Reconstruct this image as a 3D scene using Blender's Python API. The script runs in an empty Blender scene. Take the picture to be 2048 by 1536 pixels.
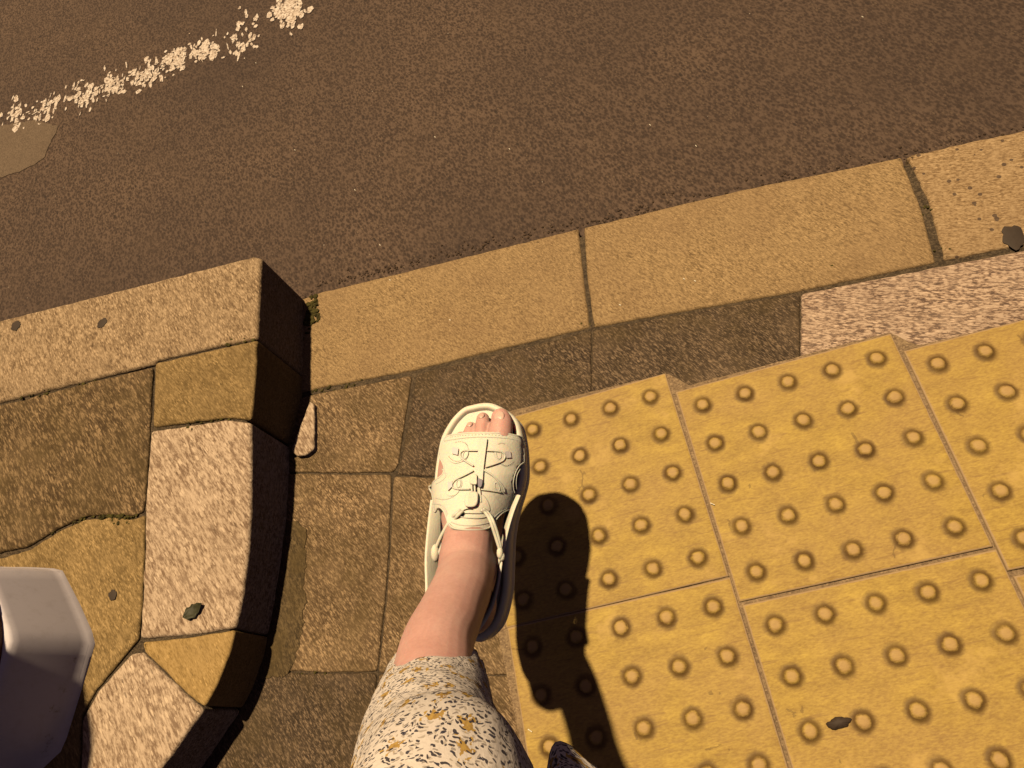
import bpy, bmesh, math, random
import numpy as np
from mathutils import Vector, noise as mnoise
from mathutils.geometry import delaunay_2d_cdt

# ------------------------------------------------------------------ camera, world, light
sc = bpy.context.scene
FPX, CA, CB, CH = 1470.76, -0.44127941, -0.27729267, 1.00443987
ca, sa, cb, sb = math.cos(CA), math.sin(CA), math.cos(CB), math.sin(CB)
RW = np.array([[1, 0, 0], [0, ca, -sa], [0, sa, ca]]) @ np.array([[cb, 0, sb], [0, 1, 0], [-sb, 0, cb]])
CAM = np.array([0, 0, CH])
cd = bpy.data.cameras.new('camera'); cam = bpy.data.objects.new('camera', cd)
sc.collection.objects.link(cam); sc.camera = cam
cd.sensor_width = 36; cd.lens = FPX / 2048 * 36; cd.clip_start = 0.02; cd.clip_end = 200
from mathutils import Matrix
cam.matrix_world = Matrix.Translation(Vector(CAM)) @ Matrix([list(r) for r in RW.T]).to_4x4()

SUN = Vector((-0.152, 0.235, 1.0)).normalized()          # towards the lamp
sl = bpy.data.lights.new('street_light_sun', 'SUN'); sl.energy = 4.6; sl.angle = math.radians(1.5)
sl.color = (1.0, 0.745, 0.43)
so = bpy.data.objects.new('sun', sl); sc.collection.objects.link(so)
so.rotation_euler = SUN.to_track_quat('Z', 'Y').to_euler(); so.location = SUN * 5
w = bpy.data.worlds.new('World'); sc.world = w; w.use_nodes = True
nt = w.node_tree; bg = nt.nodes['Background']
sky = nt.nodes.new('ShaderNodeTexSky'); sky.sky_type = 'NISHITA'; sky.sun_disc = False
sky.sun_elevation = math.asin(SUN.z); sky.sun_rotation = math.atan2(SUN.x, SUN.y)
mx = nt.nodes.new('ShaderNodeMixRGB'); mx.blend_type = 'MULTIPLY'; mx.inputs[0].default_value = 1
mx.inputs[2].default_value = (1.0, 0.50, 0.42, 1)
nt.links.new(sky.outputs[0], mx.inputs[1]); nt.links.new(mx.outputs[0], bg.inputs[0])
bg.inputs[1].default_value = 0.022
sc.view_settings.view_transform = 'Standard'; sc.view_settings.look = 'None'
sc.view_settings.exposure = 0; sc.view_settings.gamma = 1

sc.cycles.diffuse_bounces = 0                          # night: only the lamp and the faint sky light the street
random.seed(7)
# ------------------------------------------------------------------ measuring helpers
def ray(px, py):
    return RW.T @ np.array([(px - 1024) / FPX, -(py - 768) / FPX, -1.0])
def at(px, py, z=0.0):
    d = ray(px, py); return CAM + d * ((z - CH) / d[2])
def zr(y):                                              # height of the raised kerb and its paving
    ys = [-0.3, 0.1, 0.17, 0.24, 0.31, 0.39, 0.43, 0.49, 0.54, 1.2]
    zs = [0.088, 0.083, 0.082, 0.087, 0.098, 0.107, 0.112, 0.126, 0.138, 0.138]
    return float(np.interp(y, ys, zs))
def atr(px, py):
    z = 0.1
    for _ in range(12): z = zr(at(px, py, z)[1])
    return at(px, py, z)
def cr(pts, n=6, closed=False):                         # Catmull-Rom through the points
    pts = [np.array(p, float) for p in pts]; N = len(pts); out = []
    for i in range(N if closed else N - 1):
        g = (lambda k: pts[k % N]) if closed else (lambda k: pts[min(max(k, 0), N - 1)])
        p0, p1, p2, p3 = g(i - 1), g(i), g(i + 1), g(i + 2)
        for k in range(n):
            t = k / n
            out.append(0.5 * (2 * p1 + (p2 - p0) * t + (2 * p0 - 5 * p1 + 4 * p2 - p3) * t * t + (3 * p1 - p0 - 3 * p2 + p3) * t ** 3))
    if not closed: out.append(pts[-1])
    return out

# ------------------------------------------------------------------ mesh helpers
class MB:
    def __init__(s): s.v = []; s.f = []; s.uv = None
    def add(s, v, f):
        o = len(s.v); s.v += [tuple(map(float, p)) for p in v]; s.f += [tuple(i + o for i in q) for q in f]
    def build(s, name, mat, parent=None, smooth=True, mods=()):
        me = bpy.data.meshes.new(name); me.from_pydata(s.v, [], s.f); me.validate(); me.update()
        bm = bmesh.new(); bm.from_mesh(me); bmesh.ops.recalc_face_normals(bm, faces=bm.faces); bm.to_mesh(me); bm.free()
        if smooth:
            for p in me.polygons: p.use_smooth = True
        if mat: me.materials.append(mat)
        o = bpy.data.objects.new(name, me); sc.collection.objects.link(o)
        if parent: o.parent = parent
        return o
def frame(t):
    t = t / (np.linalg.norm(t) + 1e-12)
    a = np.array([0, 0, 1.0]) if abs(t[2]) < 0.9 else np.array([0, 1.0, 0])
    x = np.cross(a, t); x /= np.linalg.norm(x); return x, np.cross(t, x)
def tube(mb, pts, r, seg=8, flat=1.0, closed=False, cap=True, up=None):
    pts = [np.array(p, float) for p in pts]; n = len(pts)
    rs = r if hasattr(r, '__len__') else [r] * n
    V = []; F = []
    for i, p in enumerate(pts):
        a = pts[(i - 1) % n] if closed or i else p; b = pts[(i + 1) % n] if closed or i < n - 1 else p
        t = b - a; t /= np.linalg.norm(t) + 1e-12
        if up is None: x, y = frame(t)
        else:
            x = np.cross(np.array(up, float), t); x /= np.linalg.norm(x) + 1e-9; y = np.cross(t, x)
        for k in range(seg):
            an = 2 * math.pi * k / seg
            V.append(p + rs[i] * (math.cos(an) * x + flat * math.sin(an) * y))
    for i in range(n if closed else n - 1):
        j = (i + 1) % n
        for k in range(seg): F.append((i * seg + k, i * seg + (k + 1) % seg, j * seg + (k + 1) % seg, j * seg + k))
    if cap and not closed:
        F.append(tuple(range(seg - 1, -1, -1))); F.append(tuple((n - 1) * seg + k for k in range(seg)))
    mb.add(V, F)
def blob(mb, c, rad, seg=14, rings=9, axes=None):
    V = []; F = []; ax = axes if axes is not None else np.eye(3)
    for i in range(rings + 1):
        ph = math.pi * i / rings
        for k in range(seg):
            th = 2 * math.pi * k / seg
            l = (rad[0] * math.sin(ph) * math.cos(th), rad[1] * math.sin(ph) * math.sin(th), rad[2] * math.cos(ph))
            V.append(np.array(c) + l[0] * ax[0] + l[1] * ax[1] + l[2] * ax[2])
    for i in range(rings):
        for k in range(seg): F.append((i * seg + k, i * seg + (k + 1) % seg, (i + 1) * seg + (k + 1) % seg, (i + 1) * seg + k))
    mb.add(V, F)
def ring_of(poly, step, jitter=0.0, corner=0.006):
    """dense closed outline with clipped corners and a slightly chipped edge"""
    P = [np.array(p[:2], float) for p in poly]; n = len(P); Q = []
    for i in range(n):
        a, b, c = P[i - 1], P[i], P[(i + 1) % n]
        d1 = a - b; d2 = c - b; l1 = np.linalg.norm(d1); l2 = np.linalg.norm(d2)
        ang = math.acos(max(-1, min(1, d1 @ d2 / (l1 * l2 + 1e-12))))
        if ang < 2.5:
            k = min(corner, l1 * .3, l2 * .3); p, q = b + d1 / l1 * k, b + d2 / l2 * k
            Q += [p, (p + q + 2 * b) / 4, q]
        else: Q.append(b)
    out = []; n = len(Q)
    for i in range(n):
        a, b = Q[i], Q[(i + 1) % n]; l = np.linalg.norm(b - a); m = max(1, int(l / step))
        for k in range(m): out.append(a + (b - a) * k / m)
    if jitter:
        res = []
        for i, p in enumerate(out):
            a, b = out[i - 1], out[(i + 1) % len(out)]; t = b - a; t /= np.linalg.norm(t) + 1e-9
            nn = np.array([-t[1], t[0]])
            j = mnoise.noise(Vector((p[0] * 60, p[1] * 60, 3))) * .6 + mnoise.noise(Vector((p[0] * 220, p[1] * 220, 9))) * .4
            res.append(p + nn * j * jitter)
        out = res
    return out
def area(P): return 0.5 * sum(P[i - 1][0] * P[i][1] - P[i][0] * P[i - 1][1] for i in range(len(P)))
def inset(P, d):
    s = 1 if area(P) > 0 else -1; out = []
    for i, p in enumerate(P):
        a, b = P[i - 1], P[(i + 1) % len(P)]; t = b - a; t /= np.linalg.norm(t) + 1e-9
        out.append(p + np.array([-t[1], t[0]]) * d * s)
    return out
def sheet(poly, step, off=0.0):
    """triangulated 2D sheet inside the closed outline; returns points, faces, boundary first"""
    from math import floor
    xs = [p[0] for p in poly]; ys = [p[1] for p in poly]
    pa = np.array(poly)
    pts = [Vector((float(p[0]), float(p[1]))) for p in poly]; nb = len(pts)
    gx = np.arange(min(xs) + step / 2, max(xs), step); gy = np.arange(min(ys) + step / 2, max(ys), step)
    G = np.array([(x + random.uniform(-.2, .2) * step, y + random.uniform(-.2, .2) * step) for x in gx for y in gy])
    if len(G):
        ins = np.zeros(len(G), bool); md = np.full(len(G), 9.0)
        for i in range(nb):
            a, b = pa[i - 1], pa[i]
            c = ((a[1] > G[:, 1]) != (b[1] > G[:, 1]))
            with np.errstate(divide='ignore', invalid='ignore'):
                xx = (b[0] - a[0]) * (G[:, 1] - a[1]) / (b[1] - a[1]) + a[0]
            ins ^= c & (G[:, 0] < xx)
            ab = b - a; t = np.clip(((G - a) @ ab) / (ab @ ab + 1e-12), 0, 1)
            md = np.minimum(md, np.linalg.norm(G - a - t[:, None] * ab, axis=1))
        for g in G[ins & (md > step * .45)]: pts.append(Vector((float(g[0]), float(g[1]))))
    v, e, f, *_ = delaunay_2d_cdt(pts, [], [list(range(nb))], 1, 1e-7)
    return v, f
def slab(name, poly, mat, zf, bottom, bevel=0.003, step=0.008, grid=0.03, jitter=0.0018, rough=0.0006, parent=None, corner=0.004, nb=3, grow=0.0):
    if not callable(zf): z0 = zf; zf = lambda x, y: z0
    P = ring_of(poly, step, jitter, corner)
    if area(P) < 0: P = P[::-1]
    if grow: P = inset(P, -grow)
    mb = MB(); rings = []
    for k in range(-1, nb + 1):
        a = math.pi / 2 * max(k, 0) / nb
        Q = inset(P, bevel * (1 - math.cos(a))) if k > 0 else P
        rings.append([(q[0], q[1], zf(q[0], q[1]) - bevel * (1 - math.sin(a)) - (.0012 if k == -1 else 0)) for q in Q])
    base = [(p[0], p[1], bottom) for p in P]
    top = [np.array(q[:2]) for q in rings[-1]]
    n = len(P); V = base[:]; 
    for r in rings: V += r
    F = []
    for k in range(len(rings)):
        for i in range(n):
            j = (i + 1) % n; F.append((k * n + i, k * n + j, (k + 1) * n + j, (k + 1) * n + i))
    tv, tf = sheet(top, grid)
    o = len(V)
    for i, p in enumerate(tv):
        if i >= n:
            V.append((p[0], p[1], zf(p[0], p[1]) + rough * mnoise.noise(Vector((p[0] * 14, p[1] * 14, 1))) * 3))
    mp = lambda i: len(rings) * n + i if i < n else o + i - n
    F += [tuple(mp(i) for i in q) for q in tf]
    mb.add(V, F)
    return mb.build(name, mat, parent)

def tag(o, label=None, cat=None, group=None, kind=None):
    if label: o['label'] = label
    if cat: o['category'] = cat
    if group: o['group'] = group
    if kind: o['kind'] = kind
    return o
def empty(name, loc=(0, 0, 0)):
    o = bpy.data.objects.new(name, None); o.empty_display_size = 0.05; sc.collection.objects.link(o); o.location = loc; return o

# ------------------------------------------------------------------ materials
def new_mat(name):
    m = bpy.data.materials.new(name); m.use_nodes = True; return m, m.node_tree, m.node_tree.nodes['Principled BSDF']
class NT:
    def __init__(s, nt): s.t = nt
    def n(s, typ, ins=None, **kw):
        nd = s.t.nodes.new(typ)
        for k, v in kw.items(): setattr(nd, k, v)
        for k, v in (ins or {}).items():
            if isinstance(v, bpy.types.NodeSocket): s.t.links.new(v, nd.inputs[k])
            else: nd.inputs[k].default_value = v
        return nd
    def math(s, op, a, b=0.0, c=0.0, clamp=False):
        return s.n('ShaderNodeMath', {0: a, 1: b, 2: c}, operation=op, use_clamp=clamp).outputs[0]
    def mix(s, f, a, b, mode='MIX'):
        return s.n('ShaderNodeMixRGB', {0: f, 1: a, 2: b}, blend_type=mode).outputs[0]
    def ramp(s, f, stops, interp='LINEAR'):
        r = s.n('ShaderNodeValToRGB', {0: f}); cr_ = r.color_ramp; cr_.interpolation = interp
        while len(cr_.elements) < len(stops): cr_.elements.new(0.5)
        for e, (p, c) in zip(cr_.elements, stops): e.position = p; e.color = (*c, 1) if len(c) == 3 else c
        return r.outputs[0]
    def noise(s, vec, scale, detail=3, rough=.6, w=None, dist=0.0):
        ins = {'Vector': vec, 'Scale': scale, 'Detail': detail, 'Roughness': rough, 'Distortion': dist}
        nd = s.n('ShaderNodeTexNoise', ins, noise_dimensions='4D' if w is not None else '3D')
        if w is not None:
            if isinstance(w, bpy.types.NodeSocket): s.t.links.new(w, nd.inputs['W'])
            else: nd.inputs['W'].default_value = w
        return nd.outputs[0]
    def vor(s, vec, scale, feature='F1', rnd=1.0):
        return s.n('ShaderNodeTexVoronoi', {'Vector': vec, 'Scale': scale, 'Randomness': rnd}, feature=feature)
def C4(c): return (*c, 1.0)
def brushed(N, deg, k):                                  # coordinates for a grain lying along one direction
    tc = N.n('ShaderNodeTexCoord').outputs['Object']
    r = N.n('ShaderNodeVectorRotate', {'Vector': tc, 'Angle': math.radians(-deg)}, rotation_type='Z_AXIS').outputs[0]
    return tc, N.n('ShaderNodeMapping', {'Vector': r, 'Scale': (1 / k, 1, 1)}).outputs[0]
def aggregate(name, dark, mid, light, scale=260, deg=-50, k=2.0, seed=0.0, stain=(.05, .04, .02), stain_amt=.35, moss=0.0,
              lo=.34, hi=.66, bump=.4, pits=0.0, patch=.25, lightamt=.5):
    m, t, b = new_mat(name); N = NT(t); tc, br = brushed(N, deg, k * 1.5)
    g = N.noise(br, scale * 1.9, 3, .75, seed)
    g2 = N.noise(br, scale * .8, 2, .6, seed + 5)
    f = N.math('ADD', N.math('MULTIPLY', g, .68), N.math('MULTIPLY', g2, .32))
    f = N.math('ADD', N.math('MULTIPLY', N.math('SUBTRACT', f, .5), 2.1), .5)
    col = N.ramp(f, [(lo, dark), ((lo + hi) / 2, mid), (hi, light)])
    v = N.vor(br, scale * 1.5)
    fl = N.math('LESS_THAN', N.math('ADD', v.outputs['Distance'], N.math('MULTIPLY', g, .3)), .48)
    sep = N.n('ShaderNodeSeparateColor', {0: v.outputs['Color']})
    sel = N.math('GREATER_THAN', sep.outputs[0], 1 - lightamt * .8)
    col = N.mix(N.math('MULTIPLY', N.math('MULTIPLY', fl, sel), .6), col, C4(tuple(min(.85, c * 1.45) for c in light)))
    sel2 = N.math('LESS_THAN', sep.outputs[1], .12)
    col = N.mix(N.math('MULTIPLY', N.math('MULTIPLY', fl, sel2), .6), col, C4(tuple(c * .5 for c in dark)))
    big = N.noise(tc, 7, 5, .65, seed + 11)
    col = N.mix(N.math('MULTIPLY', N.ramp(big, [(.42, (0, 0, 0)), (.68, (1, 1, 1))]), stain_amt), col, C4(stain))
    big2 = N.noise(tc, 16, 4, .6, seed + 23)
    col = N.mix(N.math('MULTIPLY', N.ramp(big2, [(.45, (0, 0, 0)), (.7, (1, 1, 1))]), patch), col, C4(light))
    if moss:
        mo = N.noise(tc, 11, 6, .75, seed + 31)
        col = N.mix(N.math('MULTIPLY', N.ramp(mo, [(.46, (0, 0, 0)), (.6, (1, 1, 1))]), moss), col, C4((.095, .064, .022)))
    if pits:
        pv = N.vor(tc, 95); ps = N.n('ShaderNodeSeparateColor', {0: pv.outputs['Color']})
        pm = N.math('MULTIPLY', N.math('LESS_THAN', pv.outputs['Distance'], .3), N.math('LESS_THAN', ps.outputs[0], pits))
        col = N.mix(N.math('MULTIPLY', pm, .8), col, C4((.06, .04, .035)))
    t.links.new(col, b.inputs['Base Color']); b.inputs['Roughness'].default_value = .8
    b.inputs['Specular IOR Level'].default_value = .3
    bp = N.n('ShaderNodeBump', {'Strength': bump, 'Distance': .0015, 'Height': f})
    t.links.new(bp.outputs[0], b.inputs['Normal'])
    return m
def plain(name, col, rough=.6, bump=0, bscale=300, var=.12, sss=0, spec=.4, vscale=30):
    m, t, b = new_mat(name); N = NT(t); tc = N.n('ShaderNodeTexCoord').outputs['Object']
    n1 = N.noise(tc, vscale, 4, .6)
    c = N.mix(N.ramp(n1, [(.35, (0, 0, 0)), (.65, (1, 1, 1))]), C4(tuple(x * (1 - var) for x in col)), C4(tuple(min(1, x * (1 + var * .6)) for x in col)))
    t.links.new(c, b.inputs['Base Color']); b.inputs['Roughness'].default_value = rough; b.inputs['Specular IOR Level'].default_value = spec
    if sss: b.inputs['Subsurface Weight'].default_value = sss; b.inputs['Subsurface Radius'].default_value = (1, .35, .2); b.inputs['Subsurface Scale'].default_value = .006
    if bump:
        bp = N.n('ShaderNodeBump', {'Strength': bump, 'Distance': .0008, 'Height': N.noise(tc, bscale, 3)})
        t.links.new(bp.outputs[0], b.inputs['Normal'])
    return m

def asphalt():
    m, t, b = new_mat('asphalt'); N = NT(t); tc, br = brushed(N, -60, 1.8)
    g = N.noise(br, 300, 4, .75, 1.0); v = N.vor(br, 210)
    f = N.math('ADD', N.math('MULTIPLY', g, .75), N.math('MULTIPLY', v.outputs['Distance'], .3))
    f = N.math('ADD', N.math('MULTIPLY', N.math('SUBTRACT', f, .52), 1.6), .52)
    col = N.ramp(f, [(.38, (.042, .025, .018)), (.53, (.084, .053, .037)), (.68, (.150, .100, .073))])
    sep = N.n('ShaderNodeSeparateColor', {0: v.outputs['Color']})
    chip = N.math('MULTIPLY', N.math('LESS_THAN', v.outputs['Distance'], .36), N.math('GREATER_THAN', sep.outputs[0], .86))
    col = N.mix(N.math('MULTIPLY', chip, .5), col, C4((.26, .18, .12)))
    v2 = N.vor(br, 70); s2 = N.n('ShaderNodeSeparateColor', {0: v2.outputs['Color']})
    pit = N.math('MULTIPLY', N.math('LESS_THAN', v2.outputs['Distance'], .2), N.math('GREATER_THAN', s2.outputs[0], .86))
    col = N.mix(N.math('MULTIPLY', pit, .7), col, C4((.018, .012, .01)))
    spk = N.vor(tc, 60); s3 = N.n('ShaderNodeSeparateColor', {0: spk.outputs['Color']})
    sp = N.math('MULTIPLY', N.math('LESS_THAN', spk.outputs['Distance'], .045), N.math('GREATER_THAN', s3.outputs[0], .94))
    col = N.mix(sp, col, C4((.85, .8, .7)))
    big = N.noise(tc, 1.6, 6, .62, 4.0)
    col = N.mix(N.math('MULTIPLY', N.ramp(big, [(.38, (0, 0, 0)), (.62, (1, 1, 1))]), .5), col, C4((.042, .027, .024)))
    big2 = N.noise(tc, 9, 4, .6, 9.0)
    col = N.mix(N.math('MULTIPLY', N.ramp(big2, [(.5, (0, 0, 0)), (.75, (1, 1, 1))]), .3), col, C4((.115, .075, .05)))
    t.links.new(col, b.inputs['Base Color']); b.inputs['Roughness'].default_value = .75; b.inputs['Specular IOR Level'].default_value = .35
    bp = N.n('ShaderNodeBump', {'Strength': .55, 'Distance': .002, 'Height': f}); t.links.new(bp.outputs[0], b.inputs['Normal'])
    return m

def tactile():
    m, t, b = new_mat('yellow_tactile_concrete'); N = NT(t); tc = N.n('ShaderNodeTexCoord').outputs['Object']
    rnd = N.math('MULTIPLY', N.n('ShaderNodeObjectInfo').outputs['Random'], 50)
    st = N.n('ShaderNodeMapping', {'Vector': tc, 'Scale': (1, 2.6, 1)}).outputs[0]
    fine = N.noise(st, 190, 4, .65, rnd); mid = N.noise(st, 22, 5, .62, rnd); big = N.noise(tc, 8, 4, .6, rnd)
    col = N.ramp(mid, [(.32, (.27, .175, .045)), (.5, (.40, .272, .062)), (.66, (.55, .395, .085))])
    col = N.mix(N.math('MULTIPLY', N.ramp(big, [(.42, (0, 0, 0)), (.62, (1, 1, 1))]), .75), col, C4((.36, .23, .095)))
    col = N.mix(.45, col, N.ramp(fine, [(.35, (.30, .18, .05)), (.65, (.62, .45, .11))]), 'MIX')
    # scuffs
    sc1 = N.noise(N.n('ShaderNodeMapping', {'Vector': tc, 'Rotation': (0, 0, .35), 'Scale': (1, 9, 1)}).outputs[0], 26, 3, .6, rnd)
    col = N.mix(N.math('MULTIPLY', N.ramp(sc1, [(.60, (0, 0, 0)), (.66, (1, 1, 1))]), .5), col, C4((.27, .16, .06)))
    pale = N.noise(tc, 11, 5, .7, N.math('ADD', rnd, 7.0))
    col = N.mix(N.math('MULTIPLY', N.ramp(pale, [(.58, (0, 0, 0)), (.66, (1, 1, 1))]), .55), col, C4((.60, .42, .14)))
    ck = N.vor(N.n('ShaderNodeVectorMath', {0: tc, 1: N.n('ShaderNodeCombineXYZ', {0: N.math('MULTIPLY', rnd, .13), 1: N.math('MULTIPLY', mid, .05)}).outputs[0]}, operation='ADD').outputs[0], 13, 'DISTANCE_TO_EDGE')
    cm = N.math('MULTIPLY', N.math('LESS_THAN', ck.outputs['Distance'], .014), N.math('GREATER_THAN', N.noise(tc, 17, 3, .6, N.math('ADD', rnd, 3.0)), .635))
    col = N.mix(N.math('MULTIPLY', cm, .5), col, C4((.14, .085, .03)))
    # grime ring round every dome
    sx = N.n('ShaderNodeSeparateXYZ', {0: tc})
    def cell(a): return N.math('MULTIPLY', N.math('SUBTRACT', N.math('FRACT', N.math('ADD', N.math('DIVIDE', a, .06), .5)), .5), .06)
    wob = N.math('MULTIPLY', N.math('SUBTRACT', N.noise(tc, 90, 4, .7, rnd), .5), .009)
    cx, cy = cell(sx.outputs[0]), cell(sx.outputs[1])
    d = N.math('ADD', N.math('SQRT', N.math('ADD', N.math('MULTIPLY', cx, cx), N.math('MULTIPLY', cy, cy))), wob)
    rr = N.ramp(N.math('DIVIDE', d, .02), [(.32, (0, 0, 0)), (.46, (1, 1, 1)), (.60, (.85, .85, .85)), (.84, (0, 0, 0))])
    amt = N.math('MULTIPLY', rr, N.math('ADD', .5, N.math('MULTIPLY', N.noise(tc, 30, 2, .5, rnd), .75)), clamp=True)
    col = N.mix(amt, col, C4((.12, .068, .024)))
    top = N.ramp(N.math('DIVIDE', d, .02), [(.24, (1, 1, 1)), (.38, (0, 0, 0))])
    col = N.mix(N.math('MULTIPLY', top, .6), col, C4((.50, .335, .16)))
    # worn pale rim
    ex = N.math('MAXIMUM', N.math('ABSOLUTE', sx.outputs[0]), N.math('ABSOLUTE', sx.outputs[1]))
    e = N.math('GREATER_THAN', N.math('ADD', ex, N.math('MULTIPLY', wob, .35)), .1490)
    col = N.mix(N.math('MULTIPLY', e, .7), col, C4((.42, .30, .20)))
    t.links.new(col, b.inputs['Base Color']); b.inputs['Roughness'].default_value = .62; b.inputs['Specular IOR Level'].default_value = .3
    bp = N.n('ShaderNodeBump', {'Strength': .35, 'Distance': .001, 'Height': N.math('ADD', fine, N.math('MULTIPLY', mid, 2))})
    t.links.new(bp.outputs[0], b.inputs['Normal'])
    return m

def floral():
    m, t, b = new_mat('floral_cotton'); N = NT(t); uv = N.n('ShaderNodeTexCoord').outputs['UV']
    base = N.mix(N.noise(uv, 60, 3), C4((.82, .74, .71)), C4((.90, .84, .80)))
    wp = N.noise(uv, 90, 2); 
    wv = N.n('ShaderNodeVectorMath', {0: uv, 1: N.n('ShaderNodeCombineXYZ', {0: N.math('MULTIPLY', N.math('SUBTRACT', wp, .5), .012), 1: N.math('MULTIPLY', N.math('SUBTRACT', N.noise(uv, 70, 2, w=4.0), .5), .010)}).outputs[0]}, operation='ADD').outputs[0]
    def marks(col, sx, sy, rot, off, thr, selch, selv, c, amt):
        a = N.n('ShaderNodeMapping', {'Vector': N.n('ShaderNodeVectorRotate', {'Vector': wv, 'Angle': rot}, rotation_type='Z_AXIS').outputs[0], 'Location': (off, off * 1.7, 0), 'Scale': (sx, sy, 1)}).outputs[0]
        v = N.n('ShaderNodeTexVoronoi', {'Vector': a, 'Scale': 1.0}, voronoi_dimensions='2D'); s_ = N.n('ShaderNodeSeparateColor', {0: v.outputs['Color']})
        dn = N.math('ADD', v.outputs['Distance'], N.math('MULTIPLY', N.math('SUBTRACT', N.noise(uv, 420, 2, .5, off), .5), .35))
        return N.mix(N.math('MULTIPLY', N.math('MULTIPLY', N.math('LESS_THAN', dn, thr), N.math('GREATER_THAN', s_.outputs[selch], selv)), amt), col, c)
    col = marks(base, 190, 390, .35, 1.3, .25, 0, .45, C4((.50, .44, .38)), .75)
    col = marks(col, 190, 400, -.4, 5.1, .22, 1, .55, C4((.30, .26, .25)), .8)
    a3 = N.n('ShaderNodeMapping', {'Vector': wv, 'Location': (2.2, .4, 0), 'Scale': (50, 55, 1)}).outputs[0]
    v3 = N.n('ShaderNodeTexVoronoi', {'Vector': a3, 'Scale': 1.0, 'Randomness': .8}, voronoi_dimensions='2D'); s3 = N.n('ShaderNodeSeparateColor', {0: v3.outputs['Color']})
    pet = N.noise(uv, 210, 2, .6, 2.0)
    dd = N.math('ADD', v3.outputs['Distance'], N.math('MULTIPLY', N.math('SUBTRACT', pet, .5), 1.5))
    fm = N.math('MULTIPLY', N.math('LESS_THAN', dd, .20), N.math('GREATER_THAN', s3.outputs[2], .35))
    col = N.mix(N.math('MULTIPLY', fm, .95), col, N.mix(N.ramp(pet, [(.4, (0, 0, 0)), (.6, (1, 1, 1))]), C4((.62, .40, .09)), C4((.36, .20, .05))))
    col = marks(col, 195, 420, .5, 8.4, .27, 1, .55, C4((.040, .036, .055)), .95)
    col = marks(col, 200, 390, -.2, 12.4, .25, 2, .6, C4((.05, .05, .085)), .95)
    t.links.new(col, b.inputs['Base Color']); b.inputs['Roughness'].default_value = .85; b.inputs['Specular IOR Level'].default_value = .2
    bp = N.n('ShaderNodeBump', {'Strength': .5, 'Distance': .0012, 'Height': N.noise(uv, 240, 3)}); t.links.new(bp.outputs[0], b.inputs['Normal'])
    return m

def skin_mat():
    m, t, b = new_mat('skin'); N = NT(t); tc = N.n('ShaderNodeTexCoord').outputs['Object']
    n1 = N.noise(tc, 26, 5, .6); n2 = N.noise(tc, 400, 3)
    c = N.ramp(n1, [(.35, (.66, .36, .33)), (.55, (.76, .45, .42)), (.7, (.82, .53, .48))])
    c = N.mix(.25, c, N.ramp(n2, [(.35, (.58, .33, .29)), (.65, (.78, .52, .45))]))
    t.links.new(c, b.inputs['Base Color']); b.inputs['Roughness'].default_value = .55; b.inputs['Specular IOR Level'].default_value = .35
    b.inputs['Subsurface Weight'].default_value = .35; b.inputs['Subsurface Radius'].default_value = (1, .35, .2); b.inputs['Subsurface Scale'].default_value = .006
    bp = N.n('ShaderNodeBump', {'Strength': .25, 'Distance': .0006, 'Height': N.noise(tc, 500, 3)}); t.links.new(bp.outputs[0], b.inputs['Normal'])
    return m

M = {}
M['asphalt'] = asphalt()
M['tactile'] = tactile()
M['kerb'] = aggregate('kerb_concrete', (0.1672, 0.1106, 0.0550), (0.3010, 0.2048, 0.1022), (0.4180, 0.2950, 0.1572), 300, -45, 2.0, 1, (.24, .155, .085), .45, lo=.33, hi=.66, lightamt=.3)
M['kerb_r'] = aggregate('kerb_concrete_pitted', (0.1870, 0.1178, 0.0595), (0.3400, 0.2314, 0.1232), (0.4420, 0.3198, 0.1870), 260, -8, 1.8, 2, (.22, .14, .08), .25, pits=.28, lightamt=.3)
M['kerb_hi'] = aggregate('raised_kerb_granite', (0.1395, 0.0885, 0.0502), (0.2873, 0.2011, 0.1196), (0.4761, 0.3540, 0.2315), 220, -55, 2.4, 3, (.16, .11, .06), .2, lo=.3, hi=.68)
M['dark'] = aggregate('dark_concrete', (0.0327, 0.0211, 0.0131), (0.0726, 0.0493, 0.0312), (0.2323, 0.1655, 0.1089), 300, -48, 2.4, 4, (.05, .035, .02), .45, moss=.35, lo=.36, hi=.68)
M['brown'] = aggregate('brown_concrete', (0.0815, 0.0501, 0.0245), (0.1630, 0.1076, 0.0592), (0.4130, 0.2923, 0.1736), 260, -48, 2.5, 5, (.07, .045, .02), .5, moss=.45, lo=.34, hi=.68)
M['pale_r'] = aggregate('pale_granite_slab', (.12, .08, .065), (.34, .235, .17), (.56, .43, .33), 210, -12, 2.2, 6, (.14, .09, .07), .3, lo=.37, hi=.62)
M['pale'] = aggregate('pale_rough_granite', (0.2100, 0.1372, 0.0924), (0.4116, 0.3077, 0.2226), (0.6048, 0.4740, 0.3612), 170, -52, 2.6, 7, (.25, .17, .1), .15, lo=.34, hi=.64)
M['ochre'] = aggregate('ochre_concrete', (.25, .16, .055), (.40, .265, .10), (.50, .345, .15), 260, -50, 2.4, 8, (.2, .13, .05), .4, lo=.3, hi=.7, bump=.25, lightamt=.15)
M['umber'] = aggregate('umber_concrete', (.16, .105, .04), (.28, .19, .08), (.42, .295, .14), 240, -50, 2.5, 9, (.14, .09, .035), .5, moss=.15, lo=.33, hi=.7)
M['mossy'] = aggregate('mossy_concrete', (0.0561, 0.0327, 0.0150), (0.1168, 0.0762, 0.0374), (0.3460, 0.2404, 0.1355), 180, -54, 2.8, 10, (.075, .05, .02), .6, moss=.45, lo=.33, hi=.68)
M['joint'] = aggregate('mortar', (.035, .024, .015), (.07, .05, .03), (.13, .095, .06), 260, 0, 1, 11, (.02, .015, .01), .4)
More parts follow.
